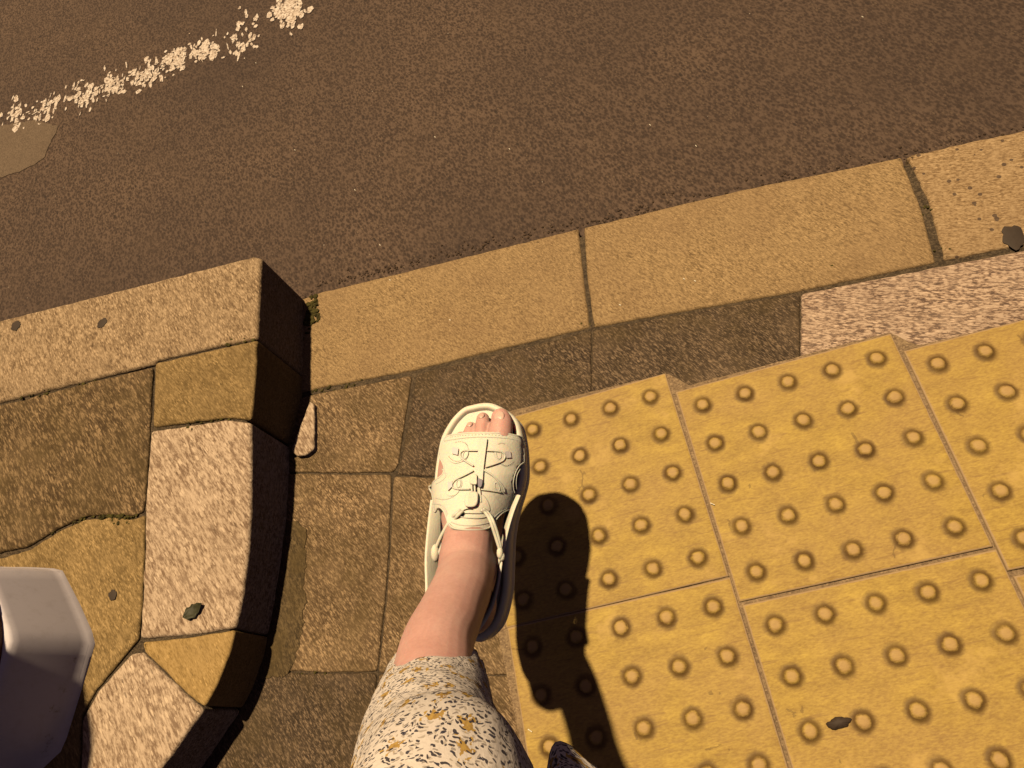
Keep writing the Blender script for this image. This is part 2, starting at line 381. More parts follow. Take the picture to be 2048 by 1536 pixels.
M['grime'] = aggregate('mossy_dirt', (.04, .026, .012), (.085, .057, .027), (.17, .12, .06), 260, -60, 2, 12, (.03, .022, .008), .5, moss=.6)
M['sandal'] = plain('cream_knit', (.95, .87, .77), .75, .5, 420, .05, sss=.35)
M['sole'] = plain('cream_foam', (.93, .89, .78), .5, .15, 200, .04, sss=.35)
M['lace'] = plain('cream_cord', (.92, .85, .75), .7, .5, 700, .05, sss=.35)
M['tab'] = plain('cool_white_tape', (.74, .72, .78), .6, .3, 500, .04)
M['buckle'] = plain('grey_buckle', (.30, .28, .36), .4, 0, 300, .05)
M['skin'] = skin_mat()
M['nail'] = plain('toenail', (.80, .52, .46), .3, 0, 300, .05, sss=.2, spec=.5)
M['cloth'] = floral()
M['paint'] = plain('worn_white_paint', (.80, .74, .72), .7, .6, 250, .25, vscale=120)
def paint_mat():
    m, t, b = new_mat('flaking_white_paint'); N = NT(t); tc = N.n('ShaderNodeTexCoord').outputs['Object']
    n1 = N.noise(tc, 170, 4, .7); n2 = N.noise(tc, 40, 4, .7, 2.0)
    c = N.ramp(n1, [(.36, (.12, .08, .06)), (.47, (.55, .46, .40)), (.6, (.82, .75, .70))])
    c = N.mix(N.math('MULTIPLY', N.ramp(n2, [(.45, (0, 0, 0)), (.7, (1, 1, 1))]), .4), c, C4((.45, .33, .24)))
    t.links.new(c, b.inputs['Base Color']); b.inputs['Roughness'].default_value = .7
    return m
M['paint'] = paint_mat()
M['patch'] = aggregate('grey_patch', (.10, .075, .055), (.16, .115, .08), (.2, .15, .11), 400, -60, 1.5, 14, (.1, .07, .05), .3, lightamt=.05)
M['leaf'] = plain('dead_leaf', (.035, .036, .015), .6, .4, 200, .3)
M['gum'] = plain('trodden_gum', (.05, .034, .025), .7, .4, 200, .2)
M['grit'] = plain('glint_white_grit', (.9, .85, .72), .4, 0, 200, .05)
M['gritd'] = plain('road_grit', (.075, .048, .032), .9, .5, 400, .6, vscale=300)
M['green'] = plain('moss', (.07, .06, .012), .9, .6, 500, .5, vscale=90)
def bollard_mat():
    m, t, b = new_mat('painted_white_metal'); N = NT(t); tc = N.n('ShaderNodeTexCoord').outputs['Object']
    n1 = N.noise(tc, 18, 5, .7); n2 = N.noise(tc, 60, 4, .7, 3.0)
    c = N.mix(N.math('MULTIPLY', N.ramp(n1, [(.62, (0, 0, 0)), (.70, (1, 1, 1))]), .7), C4((.86, .82, .94)), C4((.10, .07, .08)))
    c = N.mix(N.math('MULTIPLY', N.ramp(n2, [(.5, (0, 0, 0)), (.75, (1, 1, 1))]), .25), c, C4((.45, .4, .42)))
    t.links.new(c, b.inputs['Base Color']); b.inputs['Roughness'].default_value = .4
    return m
M['bollard'] = bollard_mat()
M['rust'] = plain('rusty_brown', (.16, .06, .035), .6, .5, 120, .4)

# ------------------------------------------------------------------ the setting: road and pavement
def quad(name, x0, x1, y0, y1, z, mat, kind):
    mb = MB(); mb.add([(x0, y0, z), (x1, y0, z), (x1, y1, z), (x0, y1, z)], [(0, 1, 2, 3)])
    return tag(mb.build(name, mat, smooth=False), kind=kind)
quad('ground', -60, 60, -60, 60, -0.09, M['joint'], 'structure')
def kerb_front(x): return 0.716 + (x + 0.66) * 0.058 if x < -.66 else 0.740 + (x + 0.66) * 0.065
xs = [-30, -1.6, -.68, -.3, .1, .6, 1.4, 30]
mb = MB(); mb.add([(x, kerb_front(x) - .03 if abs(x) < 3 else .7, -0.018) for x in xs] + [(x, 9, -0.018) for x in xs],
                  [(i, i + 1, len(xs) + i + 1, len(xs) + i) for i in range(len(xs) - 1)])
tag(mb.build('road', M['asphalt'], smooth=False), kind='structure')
mb = MB(); mb.add([(x, kerb_front(x) - .02 if abs(x) < 3 else .7, -0.003) for x in xs] + [(x, -9, -0.003) for x in xs],
                  [(i, i + 1, len(xs) + i + 1, len(xs) + i) for i in range(len(xs) - 1)])
tag(mb.build('pavement', M['joint'], smooth=False), kind='structure')

G0 = lambda L: [at(*p)[:2] for p in L]
GR = lambda L: [atr(*p)[:2] for p in L]
def flat(name, pts, mat, label, cat, group, z=0.0, **kw):
    return tag(slab(name, G0(pts), M[mat], z, -0.05, grow=.0012 if name == 'paving_slab' else 0, **kw), label, cat, group)

# dropped kerb
gk = 'stones of the dropped kerb'
flat('kerb_stone', [(600, 598), (640, 584), (900, 520), (1157, 456), (1168, 560), (1180, 655), (1000, 698), (830, 740), (640, 776), (596, 786)],
     'kerb', 'long plain kerb stone between the raised kerb corner and the first joint, above the toes', 'kerb stone', gk, bevel=.005)
flat('kerb_stone', [(1167, 454), (1480, 379), (1803, 313), (1845, 420), (1872, 525), (1600, 582), (1188, 654), (1174, 560)],
     'kerb', 'middle stone of the dropped kerb, lying between its two crossing joints', 'kerb stone', gk, bevel=.005)
flat('kerb_stone', [(1813, 311), (2048, 259), (2330, 200), (2370, 430), (2048, 488), (1889, 521), (1858, 403)],
     'kerb_r', 'pitted kerb stone at the right edge with a black gum spot on it', 'kerb stone', gk, bevel=.005, jitter=.003)

# flat slabs of the pavement
gs = 'concrete slabs of the pavement'
flat('paving_slab', [(600, 796), (640, 787), (822, 752), (808, 840), (795, 925), (786, 942), (700, 944), (560, 942)],
     'brown', 'brown slab between the raised kerb face and the sandal, touching the dropped kerb', 'paving slab', gs)
flat('paving_slab', [(834, 749), (1000, 709), (1181, 663), (1181, 770), (1172, 957), (860, 951), (795, 948), (803, 925)],
     'dark', 'dark slab just beyond the toes, between dropped kerb and yellow tiles', 'paving slab', gs)
flat('paving_slab', [(1187, 661), (1400, 622), (1598, 588), (1598, 700), (1590, 900), (1178, 957)],
     'dark', 'dark sliver of slab right of the joint behind the first full yellow tile', 'paving slab', gs)
flat('paving_slab', [(1605, 588), (1890, 532), (2048, 502), (2330, 448), (2400, 800), (1600, 890)],
     'pale_r', 'pale speckled slab at the right edge between kerb and yellow tiles', 'paving slab', gs)
flat('paving_slab', [(560, 948), (700, 950), (781, 950), (776, 1090), (768, 1200), (752, 1341), (640, 1343), (520, 1337)],
     'brown', 'brown streaked slab left of the ankle beside the mossy gutter strip', 'paving slab', gs)
flat('paving_slab', [(788, 953), (860, 957), (1178, 963), (1190, 1345), (960, 1348), (758, 1344), (774, 1200), (782, 1090)],
     'brown', 'brown slab underneath the sandal and ankle', 'paving slab', gs)
flat('paving_slab', [(480, 1344), (640, 1349), (751, 1348), (742, 1500), (728, 1750), (330, 1740)],
     'dark', 'dark slab at the bottom left of the floral trouser leg', 'paving slab', gs)
flat('paving_slab', [(758, 1350), (960, 1354), (1190, 1351), (1215, 1750), (735, 1750), (748, 1500)],
     'brown', 'brown slab under the floral trouser leg at the bottom edge', 'paving slab', gs)

# raised kerb and its slabs; the edge that drops to the pavement runs down the left of the picture
TC = {512: (520, 512), 560: (517, 560), 620: (514, 620), 675: (513, 675)}
def raised(name, pts, mat, label, cat, group, **kw):
    return tag(slab(name, GR(pts), M[mat], lambda x, y: zr(y), -0.05, grow=.0012, **kw), label, cat, group)
gr = 'paving stones on the raised side'
raised('kerb_stone', [(-500, 745), (-150, 674), (0, 641), (250, 578), (440, 530), (505, 513), (521, 517), (518, 560), (515, 620), (513, 676), (410, 697), (312, 720), (308, 727), (0, 803), (-500, 918)],
       'kerb_hi', 'raised speckled kerb stone ending in a sharp shadowed corner beside the road', 'kerb stone', 'stones of the raised kerb', bevel=.006, jitter=.002)
raised('paving_slab', [(311, 727), (410, 704), (513, 681), (511, 720), (508, 770), (501, 838), (452, 834), (306, 853)],
       'umber', 'brown slab on the raised side right behind the end of the high kerb stone', 'paving slab', gr, bevel=.004)
raised('paving_slab', [(301, 863), (452, 840), (500, 846), (500, 900), (500, 1000), (495, 1100), (481, 1200), (469, 1254), (375, 1269), (279, 1275), (286, 1150), (291, 1000)],
       'pale', 'large pale rough granite slab with a dead leaf near its lower edge', 'paving slab', gr, bevel=.006, jitter=.002)
raised('paving_slab', [(285, 1285), (375, 1277), (468, 1261), (456, 1310), (431, 1370), (408, 1413), (375, 1387), (290, 1303)],
       'ochre', 'small ochre wedge slab between the two pale granite slabs', 'paving slab', gr, bevel=.004)
raised('paving_slab', [(262, 1308), (283, 1306), (372, 1393), (404, 1420), (390, 1440), (340, 1510), (300, 1560), (220, 1650), (60, 1760), (100, 1650), (160, 1560), (163, 1440), (195, 1383), (225, 1349)],
       'pale', 'pale rough granite slab at the bottom edge beside the white bollard', 'paving slab', gr, bevel=.006, jitter=.002)
raised('paving_slab', [(-500, 1170), (-100, 1135), (0, 1117), (60, 1100), (112, 1066), (169, 1040), (225, 1036), (262, 1040), (288, 1032), (284, 1150), (274, 1277), (255, 1300), (220, 1343), (190, 1378), (158, 1432), (154, 1560), (60, 1720), (-500, 1720)],
       'umber', 'yellow brown slab carrying the white bollard', 'paving slab', gr, bevel=.004, jitter=.003)
raised('paving_slab', [(-500, 930), (0, 811), (150, 773), (303, 735), (297, 860), (288, 1000), (284, 1024), (262, 1031), (225, 1027), (169, 1031), (112, 1056), (56, 1091), (-100, 1125), (-500, 1158)],
       'mossy', 'dark mossy slab between the raised kerb stone and the white bollard', 'paving slab', gr, bevel=.004, jitter=.003)

tag(slab('raised_mortar', GR([(-480, 760), (0, 660), (250, 596), (500, 532), (503, 620), (500, 720), (490, 840), (488, 1000), (483, 1100), (468, 1200), (455, 1260), (430, 1340), (395, 1400), (370, 1440), (320, 1510), (280, 1560), (200, 1640), (80, 1700), (-480, 1700)]), M['joint'], lambda x, y: zr(y) - .005, -.05, bevel=.001), kind='structure')
# ------------------------------------------------------------------ tactile tiles
def tile_mesh():
    n = 124; S = .1512; mb = MB(); V = []; F = []
    xs = np.linspace(-S, S, n + 1)
    xs[0], xs[-1] = -S, S; xs[1], xs[-2] = -S + .0012, S - .0012
    for j, y in enumerate(xs):
        for i, x in enumerate(xs):
            cx = x - .06 * max(-2, min(2, round(x / .06))); cy = y - .06 * max(-2, min(2, round(y / .06)))
            d = math.hypot(cx, cy); t = max(0, min(1, (.0125 - d) / .0075)); h = .0048 * (t * t * (3 - 2 * t))
            z = .007 + h + .0004 * mnoise.noise(Vector((x * 25, y * 25, 0)))
            if i in (0, n) or j in (0, n): z -= .0012
            V.append((x, y, z))
    w = n + 1
    for j in range(n):
        for i in range(n): F.append((j * w + i, j * w + i + 1, (j + 1) * w + i + 1, (j + 1) * w + i))
    per = [i for i in range(w)] + [j * w + n for j in range(1, w)] + [n * w + i for i in range(n - 1, -1, -1)] + [j * w for j in range(n - 1, 0, -1)]
    o = len(V)
    for i in per: V.append((V[i][0], V[i][1], -.03))
    for k in range(len(per)):
        l = (k + 1) % len(per); F.append((per[k], o + k, o + l, per[l]))
    mb.add(V, F); return mb
tiles = [((-0.1704, 0.3016, 0.1800), 'yellow dimpled tile beside the toes, crossed by the shadow of the sandal toe'),
         ((0.1371, 0.3223, 0.1716), 'whole yellow dimpled tile in the middle of the back row, clear of shadow'),
         ((0.4440, 0.3440, 0.1650), 'yellow dimpled tile cut off by the right edge, in the back row'),
         ((-0.1162, 0.0035, 0.1725), 'yellow dimpled tile at the bottom with the heel and leg shadow across it'),
         ((0.1917, 0.0209, 0.1735), 'yellow dimpled tile at the bottom carrying a dark scrap and a pale worn patch'),
         ((0.4980, 0.0400, 0.1700), 'yellow dimpled tile cut by the lower right edge of the picture')]
t0 = tile_mesh().build('tactile_tile', M['tactile'])
for i, ((x, y, r), lab) in enumerate(tiles):
    o = t0 if i == 0 else t0.copy()
    if i: sc.collection.objects.link(o)
    o.location = (x, y, random.uniform(-.0006, .0006)); o.rotation_euler = (0, 0, r)
    tag(o, lab, 'tactile tile', 'yellow tactile tiles')
mb = MB()
def bed(L, z):
    p = [at(*q) for q in L]; mb.add([(a[0], a[1], z) for a in p], [tuple(range(len(p)))])
M['bedm'] = aggregate('pale_mortar', (.17, .115, .07), (.27, .19, .115), (.36, .26, .155), 220, 0, 1, 21, (.10, .07, .045), .5)
slab('tile_bed', [(-.315, .165), (-.335, .44), (-.045, .478), (-.018, .455), (.26, .50), (.29, .475), (.6, .52), (.7, -.1), (-.24, -.16)], M['bedm'], .0042, -.03, bevel=.001, jitter=.002)
bpy.data.objects['tile_bed']['kind'] = 'structure'; bpy.data.objects['tile_bed'].name = 'mortar_bed'

# ------------------------------------------------------------------ road markings, patch, debris
mb = MB(); line = [(-60, 258), (20, 228), (60, 232), (130, 200), (190, 185), (240, 165), (300, 145), (350, 115), (410, 100), (470, 92), (520, 80)]
L = cr(line, 10); random.seed(11); nfl = 0
def flake(c, a, b, rot, z):
    k = random.choice([5, 6, 7]); V = []
    for i in range(k):
        t = 2 * math.pi * i / k + random.uniform(-.3, .3); r = random.uniform(.65, 1.1)
        x, y = a * r * math.cos(t), b * r * math.sin(t)
        V.append((c[0] + x * math.cos(rot) - y * math.sin(rot), c[1] + x * math.sin(rot) + y * math.cos(rot)))
    n = len(V); mb.add([(*v, -.018 + z) for v in V] + [(*v, -.0182) for v in V], [tuple(range(n))] + [(i, (i + 1) % n, n + (i + 1) % n, n + i) for i in range(n)])
for s in range(1500):
    i = random.randrange(len(L)); p = L[i]
    dens = .5 + .5 * math.sin(i * .55 + 1) ; dens = max(dens, .22) * (.45 if p[0] > 440 or p[0] < 150 else 1)
    if random.random() > dens: continue
    x, y = p[0] + random.gauss(0, 8), p[1] + random.gauss(0, 11) + 14 * math.sin(i * .9) * random.random()
    c = at(x, y, -.018); flake(c, random.choice([.5, .8, 1, 1.8]) * random.uniform(.003, .007), random.choice([.6, 1, 1.8]) * random.uniform(.004, .011), math.radians(12 + random.uniform(-15, 15)), .0006 + nfl * 2e-6); nfl += 1
for s in range(150):
    x, y = 578 + random.gauss(0, 14), 25 + random.gauss(0, 15)
    if s < 14: x, y = random.uniform(470, 560), random.uniform(15, 60)
    c = at(x, y, -.018); flake(c, random.uniform(.004, .010), random.uniform(.006, .015), math.radians(12 + random.uniform(-15, 15)), .0006 + nfl * 2e-6); nfl += 1
tag(mb.build('road_marking', M['paint'], smooth=False), 'worn white painted line flaking off the asphalt in the top left corner', 'road marking')
tag(slab('asphalt_repair', [at(*q, -.018)[:2] for q in [(-200, 300), (0, 252), (70, 240), (118, 252), (100, 290), (88, 318), (45, 342), (0, 356), (-200, 400)]], M['patch'], -.0165, -.03, bevel=.001, jitter=.008),
    'smooth grey repair patch in the asphalt at the left edge under the white line', 'road patch')

def debris(name, cx, cy, rx, ry, rot, z, mat, label, cat, thick=.0025, seed=1):
    random.seed(seed); mb = MB(); n = 26; V = []
    c = np.array([cx, cy])
    ring = []
    for i in range(n):
        t = 2 * math.pi * i / n; r = 1 + .10 * math.sin(2 * t + seed) + .07 * math.sin(5 * t + seed * 2) + random.uniform(-.09, .09)
        x, y = rx * r * math.cos(t), ry * r * math.sin(t)
        ring.append((cx + x * math.cos(rot) - y * math.sin(rot), cy + x * math.sin(rot) + y * math.cos(rot)))
    V = [(*p, z) for p in ring] + [((p[0] - cx) * .8 + cx, (p[1] - cy) * .8 + cy, z + thick * random.uniform(.7, 1.1)) for p in ring] + [(cx, cy, z + thick * 1.1)]
    F = [(i, (i + 1) % n, n + (i + 1) % n, n + i) for i in range(n)] + [(n + i, n + (i + 1) % n, 2 * n) for i in range(n)]
    mb.add(V, F); return tag(mb.build(name, M[mat]), label, cat)
p = atr(391, 1222); mb = MB(); V = []; F = []; nl = 14
for i in range(nl + 1):
    t = i / nl; hw = .0095 * math.sin(math.pi * t ** .8) ** .8 + .0004; lx = (t - .5) * .032; cu = .004 * (2 * t - 1) ** 2
    for k in range(-2, 3):
        yy = hw * k / 2 * (1 + .12 * math.sin(t * 23 + k)); zz = cu + abs(k) * .0012 + .0006 * math.sin(t * 17 + k * 2)
        a = .6; V.append((p[0] + lx * math.cos(a) - yy * math.sin(a), p[1] + lx * math.sin(a) + yy * math.cos(a), p[2] + .002 + zz))
for i in range(nl):
    for k in range(4): F.append((i * 5 + k, i * 5 + k + 1, i * 5 + 6 + k, i * 5 + 5 + k))
mb.add(V, F); lf = tag(mb.build('dead_leaf', M['leaf']), 'small dark dead leaf lying on the large pale granite slab', 'leaf'); m_ = lf.modifiers.new('t', 'SOLIDIFY'); m_.thickness = .0005
p = at(2026, 475); debris('gum_spot', p[0], p[1], .015, .018, 0, .0012, 'gum', 'round black gum spot on the pitted kerb stone at the right edge', 'gum', .0008, 5)
p = at(1676, 1446); debris('litter_scrap', p[0], p[1], .014, .006, .15, .0078, 'gum', 'dark scrap lying between two domes of a yellow tile at the bottom', 'litter', .004, 6)
p = atr(205, 646); debris('gum_spot', p[0], p[1], .009, .010, 0, p[2] + .0011, 'gum', 'small grey spot of old gum in the middle of the raised kerb stone', 'gum', .0004, 7)
p = atr(32, 652); debris('gum_spot', p[0], p[1], .009, .012, .5, p[2] + .0011, 'gum', 'grey stain on the raised kerb stone near the left edge of the picture', 'gum', .0004, 8)
p = atr(226, 1190); debris('gum_spot', p[0], p[1], .007, .008, 0, p[2] + .0011, 'gum', 'faint brown spot on the yellow brown slab right of the white bollard', 'gum', .0004, 9)
tag(slab('stone_chip', G0([(624, 806), (634, 812), (634, 900), (620, 914), (600, 916), (588, 905), (596, 880), (610, 846)]), M['pale'], .010, -.01, bevel=.003, jitter=.003, step=.004),
    'pale triangular stone chip wedged against the foot of the raised kerb face', 'stone')
# moss: strip along the foot of the raised side, and clumps in the joints
mb = MB()
S = slab('gutter_grime', G0([(560, 1050), (592, 1040), (612, 1055), (613, 1150), (606, 1250), (592, 1320), (570, 1352), (500, 1360)]), M['grime'], .0012, -.01, bevel=.001, jitter=.009, step=.004)
tag(S, 'dark olive strip of moss and dirt along the foot of the raised side', 'moss', kind='stuff')
random.seed(5); mb = MB()
def clump(p, n, sx, sy, r0, r1):
    for _ in range(n):
        x, y = random.gauss(p[0], sx), random.gauss(p[1], sy)
        blob(mb, (x, y, p[2] + random.uniform(-.002, .002)), (random.uniform(r0, r1), random.uniform(r0, r1), random.uniform(r0, r1) * .6), 7, 5)
clump(at(622, 628), 70, .007, .016, .002, .006)
for (x, y, n) in [(215, 1032, 40), (240, 1034, 40), (262, 1026, 30), (112, 1062, 10), (160, 1037, 16), (60, 785, 8), (170, 765, 14), (100, 780, 10), (480, 683, 10), (440, 690, 8), (450, 836, 10), (380, 843, 6)]:
    clump(atr(x, y) - np.array([0, 0, .003]), n, .014, .005, .001, .004)
for (x, y, n) in [(1700, 532, 12), (1885, 500, 16), (1860, 420, 10), (1180, 640, 10), (596, 1345, 18), (640, 1345, 10), (640, 778, 30), (700, 772, 20), (610, 930, 30), (595, 1000, 30)]:
    clump(at(x, y) - np.array([0, 0, .003]), n, .012, .006, .001, .003)
tag(mb.build('moss', M['green']), 'tiny tufts of moss growing in the joints of the paving', 'moss', kind='stuff')
mb = MB(); random.seed(21)
for k in range(900):
    x = random.uniform(-1.5, 1.1); y = (kerb_front(x) if x < -.67 else .7425 + (x + .66) * .0745 + (.012 if x > -.16 else 0) ) + abs(random.gauss(0, .012)) + .006
    if x > -.16: y = .781 + (x + .16) * .05 + abs(random.gauss(0, .012)) 
    r = random.uniform(.0008, .0028); blob(mb, (x, y, -.0175), (r, r * random.uniform(.7, 1.3), r * .7), 6, 4)
tag(mb.build('gutter_grit', M['gritd'], smooth=False), 'brown grit and dirt gathered on the asphalt against the kerb', 'grit', kind='stuff')
# grit chips; their bright glint is put into the white colour
random.seed(9); mb = MB()
def grit(px, py, z, deg, l, wd):
    p = at(px, py, z); a = math.radians(deg); u = np.array([math.cos(a), math.sin(a), 0]); v = np.array([-u[1], u[0], 0])
    c = np.array([p[0], p[1], z + .0006]); mb.add([c - u * l - v * wd, c + u * l - v * wd, c + u * l + v * wd, c - u * l + v * wd, c + np.array([0, 0, .0006])], [(0, 1, 4), (1, 2, 4), (2, 3, 4), (3, 0, 4), (3, 2, 1, 0)])
for q in [(485, 173), (512, 126), (1019, 298), (1725, 34), (710, 380), (870, 274), (1300, 250), (1392, 292), (590, 300), (760, 490)]: grit(*q, -.018, -60, .002, .0006)
for q in [(1060, 1461), (1425, 1008)]: grit(*q, .0085, -30, .003, .0006)
for q in [(780, 560), (1368, 558), (1390, 562), (900, 640), (1240, 610)]: grit(*q, 0, -40, .0016, .0008)
tag(mb.build('grit', M['grit'], smooth=False), 'scattered grains of grit with glints painted white on road and paving', 'grit', kind='stuff')

# ------------------------------------------------------------------ white bollard
BC = np.array([-1.072, .062]); z0 = .083
bo = empty('bollard', (BC[0], BC[1], z0))
def oct_ring(R, z, rnd=.06):
    out = []
    for k in range(64):
        a = 2 * math.pi * k / 64
        m_ = ((a - math.radians(18)) % (math.pi / 4)) - math.pi / 8
        r = R * math.cos(math.pi / 8) / math.cos(m_); r = r * (1 - rnd) + R * .965 * rnd
        out.append((r * math.cos(a), r * math.sin(a), z))
    return out
def lathe(rows, rnd=.06):
    mb = MB(); V = []; F = []
    for R, z in rows: V += oct_ring(R, z, rnd)
    for i in range(len(rows) - 1):
        for k in range(64): F.append((i * 64 + k, i * 64 + (k + 1) % 64, (i + 1) * 64 + (k + 1) % 64, (i + 1) * 64 + k))
    F.append(tuple(range((len(rows) - 1) * 64, len(rows) * 64))); mb.add(V, F); return mb
lathe([(.187, -.02), (.187, .003), (.184, .008), (.182, .02), (.165, .105), (.163, .113), (.160, .118), (.11, .121)]).build('base', M['bollard'], bo)
lathe([(.154, .117), (.156, .124), (.154, .14), (.150, .50), (.14, .52), (.10, .53)], .9).build('post', M['rust'], bo)
tag(bo, 'white octagonal bollard foot with a brown post, cut by the left edge', 'bollard')

# ------------------------------------------------------------------ the person: foot, sandal, trousers
person = empty('person', (-.15, -.2, 0))
tag(person, 'person in a cream sandal and floral trousers lifting one foot over the paving', 'person')
def pp(o): o.parent = person; o.matrix_parent_inverse = Matrix.Translation((.15, .2, 0)); return o
Pt = at(960, 808, .24); Ph = at(966, 1279, .197); LEN = np.linalg.norm(Ph - Pt); EV = (Ph - Pt) / LEN
EU = np.cross(EV, [0, 0, 1]); EU /= np.linalg.norm(EU); EU = EU if EU[0] > 0 else -EU
EN = np.cross(EV, EU); EN = EN if EN[2] > 0 else -EN
def tow(u, v, w): return Pt + u * EU + v * EV + w * EN
RO = [(0, 3), (2, 16), (13, 34), (27, 46), (51, 51), (75, 52), (92, 51), (107, 47), (121, 42), (138, 37), (160, 33), (188, 31), (215, 29), (242, 22), (256, 14), (266, 2), (268, -5)]
LO = [(0, 3), (1, -8), (3, -19), (10, -29), (20, -38), (37, -48), (58, -53), (79, -56), (97, -57), (111, -56), (135, -51), (160, -47), (190, -44), (215, -42), (240, -36), (256, -26), (266, -12), (268, -5)]
def uR(v): return np.interp(v * 1000, [a for a, b in RO], [b for a, b in RO]) / 1000
def uL(v): return np.interp(v * 1000, [a for a, b in LO], [b for a, b in LO]) / 1000
CV = [0, .02, .035, .041, .055, .07, .096, .12, .147, .165, .185, .21, .3]; CW = [.006, .014, .026, .031, .037, .041, .048, .055, .066, .080, .10, .12, .12]
def hs(u, v):
    a, b = uL(v) - .001, uR(v) + .0005; c = (a + b) / 2 + .004; h = (b - c) if u > c else (c - a)
    t = abs(u - c) / h
    if t >= 1: return -.01 - (t - 1) * .3
    return float(np.interp(v, CV, CW)) * (1 - t ** 2.5) ** .62 + .001
def locray(px, py, w):
    d = ray(px, py); t = (w + (Pt - CAM) @ EN) / (d @ EN); P = CAM + d * t - Pt; return float(P @ EU), float(P @ EV)
def surf(px, py, off=0.0):
    lo_, hi_ = -.012, .13; w = hi_; 
    while w > lo_:
        u, v = locray(px, py, w)
        if hs(u, v) + off >= w: break
        w -= .002
    a, b = w, w + .002
    for _ in range(12):
        m_ = (a + b) / 2; u, v = locray(px, py, m_)
        if hs(u, v) + off >= m_: a = m_
        else: b = m_
    u, v = locray(px, py, a); return u, v, a
def S3(px, py, off=0.0): return tow(*surf(px, py, off))
def dorsum(pts, off, n=5): return [S3(p[0], p[1], off) for p in cr(pts, n)]

sandal = empty('sandal'); pp(sandal)
# sole
out = [(b / 1000, a / 1000) for a, b in RO] + [(b / 1000, a / 1000) for a, b in LO[::-1]][1:-1]
out = [np.array(p) for p in cr(out, 4, True)]
def srow(sc_in, w): 
    Q = inset(out, sc_in) if sc_in else out
    return [(q[0], q[1], w) for q in Q]
def solebuild(rows, name, mat):
    mb = MB(); V = []; n = len(out); F = []
    for r in rows: V += [tow(*q) for q in r]
    for i in range(len(rows) - 1):
        for k in range(n): F.append((i * n + k, i * n + (k + 1) % n, (i + 1) * n + (k + 1) % n, (i + 1) * n + k))
    F.append(tuple(range(n))); mb.add(V, F)
    return mb.build(name, mat, sandal)
def toe(w0, k):  # toe spring and wavy side
    return lambda q: (q[0], q[1], q[2])
solebuild([srow(.006, -.036), srow(.002, -.033), srow(-.0005, -.026), srow(.0002, -.022), srow(.002, -.020), srow(.001, -.018), srow(-.001, -.012), srow(-.0015, -.004), srow(-.0005, .001), srow(.0015, .0032), srow(.0045, .0035), srow(.0062, .002), srow(.0075, -.0005), srow(.0085, -.0018)], 'sole', M['sole'])
mb = MB(); Q = inset(out, .0078)
tv, tf = sheet(Q, .006); mb.add([tow(p[0], p[1], -.0014) for p in tv], tf)
mb.build('footbed', M['sole'], sandal)
mb = MB(); tube(mb, [tow(q[0], q[1], .0028) for q in inset(out, .0042)], .0006, 6, closed=True); mb.build('rim_seam', M['sole'], sandal)

# upper
UP = [(897, 872), (920, 868), (945, 866), (975, 866), (1005, 867), (1030, 871), (1047, 878), (1051, 900), (1050, 922), (1040, 930), (1032, 942), (1027, 958), (1026, 974), (1030, 990),
      (1034, 1002), (1028, 1017), (1013, 1021), (1001, 1029), (991, 1041), (986, 1054), (972, 1060), (945, 1061), (915, 1059), (902, 1053), (896, 1044), (893, 1034), (888, 1022), (881, 1015), (875, 1016), (871, 1024), (869, 1018), (867, 1000), (864, 980), (866, 967), (875, 958), (885, 950), (889, 937), (885, 924), (879, 912), (881, 895), (888, 880)]
upc = cr(UP, 3, True); ring = [surf(p[0], p[1]) for p in upc]
R2 = [np.array(r[:2]) for r in ring]; tv, tf = sheet(R2, .0016)
mb = MB(); V = []
for i, p in enumerate(tv):
    V.append(tow(p[0], p[1], max(hs(p[0], p[1]), -.004)))
mb.add(V, tf); up = mb.build('upper', M['sandal'], sandal)
so_ = up.modifiers.new('thick', 'SOLIDIFY'); so_.thickness = .0018; so_.offset = 0
mb = MB(); tube(mb, [tow(r[0], r[1], max(hs(r[0], r[1]), -.004) + .0004) for r in R2], .0013, 7, closed=True); mb.build('binding', M['lace'], up)
# second line beside the front edge, and stitches
mb = MB()
tube(mb, dorsum([(889, 882), (920, 877), (960, 874), (1005, 876), (1030, 880), (1047, 888)], .0012, 8), .0005, 5)
tube(mb, dorsum([(884, 938), (892, 950), (886, 960), (872, 968)], .001, 8), .0006, 5)
tube(mb, dorsum([(1040, 938), (1034, 950), (1032, 965), (1033, 980)], .001, 8), .0009, 5)
tube(mb, dorsum([(865, 1008), (875, 1008), (886, 1012), (893, 1024), (896, 1036)], .001, 8), .0007, 5)
tube(mb, dorsum([(987, 1036), (996, 1027), (1006, 1021), (1014, 1017)], .001, 8), .0009, 5)
tube(mb, dorsum([(872, 996), (888, 999), (905, 994), (918, 983)], .001, 8), .0006, 5)
tube(mb, dorsum([(993, 1000), (1003, 1008), (1012, 1017)], .001, 8), .0006, 5)
tube(mb, dorsum([(905, 1030), (930, 1035), (960, 1036), (984, 1030)], .004, 8), .0007, 5)
mb.build('seam', M['sandal'], up)
def stitches(pts, off, every=1):
    c = cr(pts, 6); mb = MB()
    for i in range(0, len(c) - 1, 2):
        a, b = c[i], c[i] + (c[i + 1] - c[i]) * .75
        tube(mb, [S3(a[0], a[1], off), S3(b[0], b[1], off)], .00038, 4)
    mb.build('stitching', M['lace'], up)
stitches([(900, 874.5), (915, 872), (930, 870.5), (950, 869.5), (970, 869), (990, 870), (1010, 872), (1030, 875)], .0012)
stitches([(910, 885), (920, 883), (930, 886), (935, 892)], .0024)
stitches([(897, 912), (902, 918), (910, 922), (918, 922), (924, 919)], .0024)
stitches([(996, 888), (1003, 886), (1010, 888)], .0024)
stitches([(1003, 928), (1012, 931), (1022, 927), (1028, 922)], .0024)
